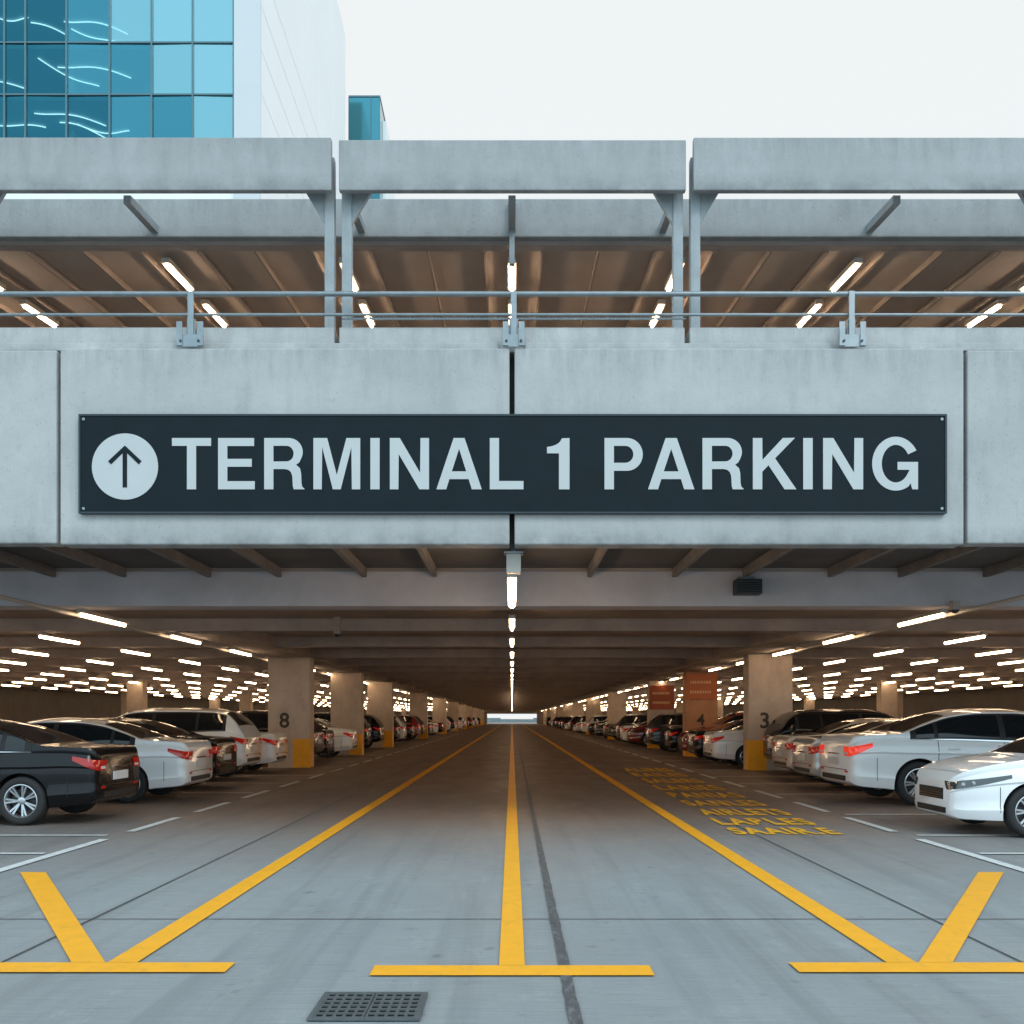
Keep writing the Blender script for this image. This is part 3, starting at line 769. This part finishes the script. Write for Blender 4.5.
def section_fn(sp):
    T_, B_, W_, Z_ = pchip(sp['top']), pchip(sp['belt']), pchip(sp['w']), pchip(sp['bot'])
    def sec(x):
        w_, zb, bl, tp = W_(x), Z_(x), B_(x), T_(x)
        g = max(tp - bl, .03)
        pts = [(0, zb), (w_ * .5, zb), (w_ * .82, zb), (w_ - .05, zb + .015)]
        for f, off in ((.10, .020), (.22, .0), (.30, .016), (.48, .012), (.64, .012), (.72, .016), (.76, -.002), (.82, .004), (.92, .022), (1, .048)):
            pts.append((w_ - off, zb + .015 + (bl - zb - .015) * f))
        yb = w_ - .070; zbase = bl + .010
        yc = yb - .42 * max(0, g - .08); zc = bl + g * .88
        for t in (0, .12, .35, .62, .88, 1):
            pts.append((yb + (yc - yb) * t + .03 * 4 * t * (1 - t) * min(1, g / .4), zbase + (zc - zbase) * t))
        for yf in (.95, .85, .68, .45, .22, 0):
            pts.append((yc * yf, zc + (tp - zc) * (1 - yf**2)))
        return pts
    def crown(x, yf):
        w_, bl, tp = W_(x), B_(x), T_(x); g = max(tp - bl, .03)
        yc = w_ - .07 - .42 * max(0, g - .08); zc = bl + g * .88
        return yc * yf, zc + (tp - zc) * (1 - yf**2)
    def gh(x, t):
        w_, bl, tp = W_(x), B_(x), T_(x); g = max(tp - bl, .03)
        yb = w_ - .07; yc = yb - .42 * max(0, g - .08); zb_ = bl + .01; zc = bl + g * .88
        return yb + (yc - yb) * t + .03 * 4 * t * (1 - t) * min(1, g / .4), zb_ + (zc - zb_) * t
    def yw(x, z):
        p = sec(x)[3:14]
        if z <= p[0][1]: return p[0][0]
        for (a, za), (c, zc) in zip(p, p[1:]):
            if z <= zc: return a + (c - a) * (z - za) / max(1e-6, zc - za)
        return p[-1][0] - (z - p[-1][1]) * .3
    return sec, crown, gh, yw, Z_, B_

def build_wheel(R):
    k = R / .325
    b = MB(); b.lathe([(.02, -.02), (.17, -.02), (.17, .0), (.02, .0)], 24)
    wheel = b.build('wheel', M['darkmetal'], smooth=True)
    MB().lathe([(r * k, y) for r, y in ((.205, -.10), (.27, -.108), (.305, -.10), (.32, -.08), (.325, -.04), (.325, .04), (.32, .08), (.305, .10), (.27, .108), (.228, .10), (.222, .085))], 40).build('tyre', M['tyre'], wheel, smooth=True, local=True, ang=60)
    b = MB()
    b.lathe([(r * k, y) for r, y in ((.224, .088), (.228, .098), (.216, .102), (.205, .09), (.2, .0), (.2, -.09))], 40)
    b.lathe([(.001, .08), (.03 * k, .082), (.05 * k, .075), (.055 * k, .05)], 20)
    for i in range(7):
        for dd in (-.12, .12):
            a0 = 2 * PI * i / 7 + dd * .5; a1 = 2 * PI * i / 7 + dd
            d0 = Vector((math.cos(a0), 0, math.sin(a0))); d1 = Vector((math.cos(a1), 0, math.sin(a1)))
            t0 = Vector((-d0.z, 0, d0.x)); t1 = Vector((-d1.z, 0, d1.x))
            p = [d0 * .035 * k + Vector((0, .07, 0)), d1 * .21 * k + Vector((0, .092, 0))]
            n = len(b.v)
            for q, tt, hw in ((p[0], t0, .010), (p[1], t1, .013)):
                for sx, sy in ((-1, 0), (1, 0), (1, -.03), (-1, -.03)):
                    b.v.append(tuple(q + tt * sx * hw * k + Vector((0, sy, 0))))
            for q in ((0, 1, 5, 4), (1, 2, 6, 5), (2, 3, 7, 6), (3, 0, 4, 7)): b.face([n + z for z in q])
    b.build('rim', M['rim'], wheel, smooth=True, local=True)
    return wheel

def make_car(kind):
    sp = SPEC[kind]; L = sp['L']; sec, crown, gh, yw, Zb, Bl = section_fn(sp); R = sp['R']
    root = thing('parked_car', 'car', 'car')
    ox = -L / 2
    xs = [0, .012, .03, .06, .1, .15, .22]; x = .3
    while x < L - .3: xs.append(x); x += .075
    xs += [L - .28, L - .2, L - .14, L - .09, L - .05, L - .025, L - .01, L]
    b = MB(); rings = []
    for x in xs:
        s_ = sec(x); full = [(y, z) for y, z in s_] + [(-y, z) for y, z in s_[-2:0:-1]]
        rings.append([(x + ox, y, z) for y, z in full])
    n = len(rings[0])
    for r_ in rings: b.v += r_
    for i in range(len(rings) - 1):
        for j in range(n):
            k = (j + 1) % n; b.face([i * n + j, i * n + k, (i + 1) * n + k, (i + 1) * n + j])
    b.face(list(range(n))[::-1]); b.face([(len(rings) - 1) * n + j for j in range(n)])
    body = b.build('tmpbody', [paints['white'], M['dark']])
    cb = MB(); cb.cur = 1
    for wx in sp['wx']:
        for s_ in (-1, 1): cb.tube((wx + ox, s_ * .60, R + .01), (wx + ox, s_ * 1.2, R + .01), R + .045, 48)
    cut = cb.build('tmpcut', [paints['white'], M['dark']])
    md = body.modifiers.new('b', 'BOOLEAN'); md.operation = 'DIFFERENCE'; md.solver = 'EXACT'; md.object = cut
    try: md.material_mode = 'INDEX'
    except Exception: pass
    dg = bpy.context.evaluated_depsgraph_get()
    me = bpy.data.meshes.new_from_object(body.evaluated_get(dg))
    bpy.data.objects.remove(body); bpy.data.objects.remove(cut)
    me.name = 'body'
    me.polygons.foreach_set('use_smooth', [True] * len(me.polygons)); me.set_sharp_from_angle(angle=math.radians(28))
    bo = link(bpy.data.objects.new('body', me)); bo.parent = root
    def sidepatch(xa, xb, t0, t1, off, s_, n=14):
        rows = []
        for i in range(n + 1):
            x = xa + (xb - xa) * i / n; r_ = []
            for j in range(5):
                y, z = gh(x, t0 + (t1 - t0) * j / 4); r_.append((x + ox, s_ * (y + off), z + off * .3))
            rows.append(r_)
        return rows
    def glasspatch(xa, xb, yf, off, n=12):
        rows = []
        for i in range(n + 1):
            x = xa + (xb - xa) * i / n
            rows.append([(x + ox, crown(x, f)[0], crown(x, f)[1] + off) for f in [yf * (-1 + 2 * q / 12) for q in range(13)]])
        return rows
    for s_ in (-1, 1):
        MB().grid(sidepatch(sp['side'][0], sp['side'][1], .05, .96, .003, s_, 40)).build('window_trim', M['dark'], root, smooth=True, local=True)
        MB().grid(sidepatch(sp['side'][0], sp['side'][1], .02, .055, .006, s_, 40)).build('window_strip', M['chrome'], root, smooth=True, local=True)
        for a, c in sp['win']:
            MB().grid(sidepatch(a, c, .12, .90, .007, s_)).build('side_window', M['glass'], root, smooth=True, local=True)
        bb = MB()
        for xx in sp['seams']:
            z0 = Zb(xx) + .1; z1 = Bl(xx); rows = []
            for i in range(15):
                z = z0 + (z1 - z0) * i / 14; y = yw(xx, z) + .0025
                rows.append([(xx - .005 + ox, s_ * y, z), (xx + .005 + ox, s_ * y, z)])
            bb.grid(rows)
        bb.build('door_seam', M['dark'], root, local=True)
        bb = MB()
        for xx, za, zb_ in ((.36, Zb(.36) + .12, sp['tail'][0] - .02), (L - .52, Zb(L - .5) + .12, sp['head'][0] + .02)):
            rows = []
            for i in range(9):
                z = za + (zb_ - za) * i / 8; y = yw(xx, z) + .0025
                rows.append([(xx - .004 + ox, s_ * y, z), (xx + .004 + ox, s_ * y, z)])
            bb.grid(rows)
        bb.build('bumper_seam', M['dark'], root, local=True)
        rows = []
        for i in range(20):
            x = sp['wx'][0] + R + .07 + (sp['wx'][1] - sp['wx'][0] - 2 * R - .14) * i / 19
            rows.append([(x + ox, s_ * (yw(x, Zb(x) + zz) + .004), Zb(x) + zz) for zz in (.02, .05, .08)])
        MB().grid(rows).build('sill_trim', M['dark'], root, smooth=True, local=True)
        for xx in (sp['seams'][0] + .14, sp['seams'][1] + .14):
            z = Bl(xx) - .13; y = yw(xx, z)
            y0_, y1_ = sorted((s_ * (y + .012), s_ * (y + .035)))
            MB().box(xx + ox, xx + ox + .17, y0_, y1_, z, z + .028).build('door_handle', paints['white'], root, bevel=.008, local=True)
        xx = sp['seams'][2] - .16; z = Bl(xx) + .1; y = yw(xx, z)
        y0_, y1_ = sorted((s_ * (y + .01), s_ * (y + .19)))
        mm = MB().box(xx + ox - .05, xx + ox + .07, y0_, y1_, z - .02, z + .12).build('mirror', paints['white'], root, bevel=.03, smooth=True, local=True, ang=80)
        def wrap(front, zlo, zhi, incap, back, taper):
            rows = []; N = 7
            for i in range(N + 1):
                t = i / N; r_ = []
                for j in range(5):
                    z = zlo + (zhi - zlo) * j / 4
                    X = (L + .006) if front else -.006
                    ye = yw(L if front else 0, z)
                    r_.append((X + ox, s_ * (ye - incap * (1 - t) + .004), z))
                rows.append(r_)
            for i in range(1, 15):
                t = i / 14; xx_ = (L - back * t) if front else back * t; r_ = []
                lift = taper * t
                for j in range(5):
                    f = j / 4; zl = zlo + lift + (zhi - zlo) * .6 * t; zh = zhi + lift
                    z = zl + (zh - zl) * f
                    z = min(z, Bl(xx_) - .005 - (1 - f) * .02)
                    r_.append((xx_ + ox, s_ * (yw(xx_, z) + .007), z))
                rows.append(r_)
            return rows
        tl = MB().grid(wrap(False, sp['tail'][0], min(sp['tail'][1], Bl(0) + .02), .24, .30, .06)).build('taillight', M['red'], root, smooth=True, local=True)
        yq = yw(0, sp['tail'][0]) - .2
        y0_, y1_ = sorted((s_ * yq, s_ * (yq + .13)))
        MB().box(ox - .012, ox - .008, y0_, y1_, sp['tail'][0] + .02, sp['tail'][0] + .055).build('reversing_lamp', M['plate'], tl, local=True)
        hl = MB().grid(wrap(True, sp['head'][0] - .03, sp['head'][1] - .04, .08, .66, .10)).build('headlight', M['lampglass'], root, smooth=True, local=True)
        for q, xx_ in enumerate((.12, .22)):
            X = L - xx_; z = (sp['head'][0] + sp['head'][1]) / 2 - .035 + xx_ * .2; y = yw(X, z)
            MB().tube((X + ox - .05, s_ * (y - .05), z), (X + ox + .006, s_ * (y + .006), z), .026, 12, .024).build('lens', M['lens'], hl, local=True, smooth=True)
        X = L - .06; z = sp['bot'][-1][1] + .14; y = yw(X, z)
        MB().tube((X + ox - .08, s_ * (y - .10), z), (X + ox + .02, s_ * (y - .05), z), .045, 14, .04).build('fog_lamp', M['lampglass'], root, local=True, smooth=True)
        y0_, y1_ = sorted((s_ * .50, s_ * .64))
        MB().box(ox - .008, ox + .01, y0_, y1_, sp['bot'][0][1] + .14, sp['bot'][0][1] + .17).build('reflector', M['red'], root, local=True)
    MB().grid(glasspatch(sp['ws'][0], sp['ws'][1], .90, .005)).build('windscreen', M['glass'], root, smooth=True, local=True)
    MB().grid(glasspatch(sp['rw'][0], sp['rw'][1], .88, .006)).build('rear_window', M['glass'], root, smooth=True, local=True)
    bb = MB(); rows = []
    for q in range(25):
        f = -.97 + 1.94 * q / 24
        a_ = crown(L - .12, f); rows.append([(L - .125 + ox, a_[0], a_[1] + .003), (L - .117 + ox, a_[0], a_[1] + .0015)])
    bb.grid(rows); bb.build('bonnet_seam', M['dark'], root, local=True)
    z = sp['plate']
    MB().box(-.018 + ox, -.004 + ox, -.26, .26, z - .06, z + .06).build('licence_plate', M['plate'], root, bevel=.004, local=True)
    MB().box(-.012 + ox, .02 + ox, -.54, .54, sp['bot'][0][1] + .01, sp['bot'][0][1] + .09).build('rear_valance', M['dark'], root, bevel=.004, local=True)
    b = MB(); b.box(-.004 + ox, .01 + ox, -.60, .60, z - .125, z - .115)
    b.build('boot_seam', M['dark'], root, local=True)
    MB().box(-.014 + ox, .01 + ox, -.26, .26, z + .10, z + .125).build('boot_trim', M['chrome'], root, bevel=.004, local=True)
    c0, c1 = sp['capz']
    gr = MB().box(L - .01 + ox, L + .012 + ox, -.38, .38, c0 + .05, c1).build('grille', M['dark'], root, bevel=.006, local=True)
    b = MB()
    for i in range(4): b.box(L + .013 + ox, L + .02 + ox, -.36, .36, c0 + .07 + i * .032, c0 + .077 + i * .032)
    b.build('grille_bar', M['chrome'], gr, local=True)
    MB().box(L - .03 + ox, L + .01 + ox, -.46, .46, sp['bot'][-1][1] + .01, sp['bot'][-1][1] + .09).build('lower_intake', M['dark'], root, bevel=.006, local=True)
    w0 = build_wheel(R)
    first = True
    for wx in sp['wx']:
        for s_ in (-1, 1):
            wh = w0 if first else copy_tree(w0); first = False
            wh.parent = root; wh.location = (wx + ox, s_ * .79, R + .005); wh.rotation_euler = (0, 0, 0 if s_ > 0 else PI)
    return root

PAINTED = ('body', 'mirror', 'door_handle')
def repaint(o, pm):
    for ch in o.children:
        if ch.name.split('.')[0] in PAINTED and ch.type == 'MESH':
            sl = ch.material_slots[0]; sl.link = 'OBJECT'; sl.material = pm
def simple_mesh(root, pm):
    bm = bmesh.new(); mats = [pm]
    def add(o, mtx):
        mtx = mtx @ Matrix.LocRotScale(o.location, o.rotation_euler, o.scale)
        if o.type == 'MESH':
            base = o.name.split('.')[0]
            if base not in ('door_handle', 'door_seam', 'lens', 'grille_bar', 'sill_trim', 'bumper_seam', 'bonnet_seam', 'fog_lamp', 'reflector', 'window_strip', 'reversing_lamp'):
                tmp = bmesh.new(); tmp.from_mesh(o.data); tmp.transform(mtx)
                remap = {}
                for i, mm in enumerate(o.data.materials):
                    if i == 0 and base in PAINTED: remap[i] = 0
                    else:
                        if mm not in mats: mats.append(mm)
                        remap[i] = mats.index(mm)
                for f in tmp.faces: f.material_index = remap.get(f.material_index, 0)
                mm_ = bpy.data.meshes.new('t'); tmp.to_mesh(mm_); tmp.free(); bm.from_mesh(mm_); bpy.data.meshes.remove(mm_)
        for ch in o.children: add(ch, mtx)
    for ch in root.children: add(ch, Matrix())
    me = bpy.data.meshes.new('parked_car'); bm.to_mesh(me); bm.free()
    for mm in mats: me.materials.append(mm)
    return me

protos = {'sedan': make_car('sedan'), 'suv': make_car('suv')}
simp = {k: simple_mesh(p, paints['white']) for k, p in protos.items()}
nearlabels = {
 (-1, 0): 'black sedan with silver wheels, nearest car on the left',
 (-1, 1): 'white sedan parked nose in right behind the black sedan at the left edge',
 (-1, 2): 'second black sedan from the front, squeezed between two white cars on the left',
 (-1, 3): 'tall white crossover, fourth car along the left row',
 (-1, 4): 'white sedan just in front of the first left column marked 8',
 (1, 0): 'white sedan parked nose out at the right edge, nearest car on the right',
 (1, 1): 'large white car with lit red taillight behind the nose-out sedan on the right',
 (1, 2): 'silver sedan beyond the large white car, third car along the right row',
 (1, 3): 'beige sedan next to the black crossover on the right',
 (1, 4): 'black crossover just in front of the first right column marked 3',
}
Ls = {'sedan': 4.7, 'suv': 4.6}
for s, lst in ((-1, left), (1, right)):
    for i, (d, c, kd, tail) in enumerate(lst):
        base = {'front': 'sedan', 'big': 'sedan'}.get(kd, kd)
        L = Ls[base]
        if d < 62:
            o = copy_tree(protos[base])
            repaint(o, paints[c])
        else:
            o = link(bpy.data.objects.new('parked_car', simp[base]))
            sl = o.material_slots[0]; sl.link = 'OBJECT'; sl.material = paints[c]
        sc_ = {'big': 1.11, 'front': .95}.get(kd, 1.0)
        o.scale = (sc_,) * 3
        o.location = (s * (tail + L * sc_ / 2), d + .91 * sc_, .006)
        face = (0 if s > 0 else PI)
        if kd == 'front': face = PI
        if i > 6 and rr.random() < .15: face = PI - face
        o.rotation_euler = (0, 0, face + (rr.uniform(-.012, .012)))
        nm = {'sedan': 'sedan', 'suv': 'crossover'}[base]
        lab = nearlabels.get((s, i)) or '%s %s, %s car from the front in the %s row' % (c, nm, ordw(i + 1), 'left' if s < 0 else 'right')
        tag(o, lab, 'car', 'cars parked along the aisle')
        if (s, i) in ((1, 1),):
            for ch in o.children:
                if ch.name.startswith('taillight'):
                    sl = ch.material_slots[0]; sl.link = 'OBJECT'; sl.material = M['redglow']
def rm(o):
    for ch in list(o.children): rm(ch)
    bpy.data.objects.remove(o)
for p in protos.values(): rm(p)
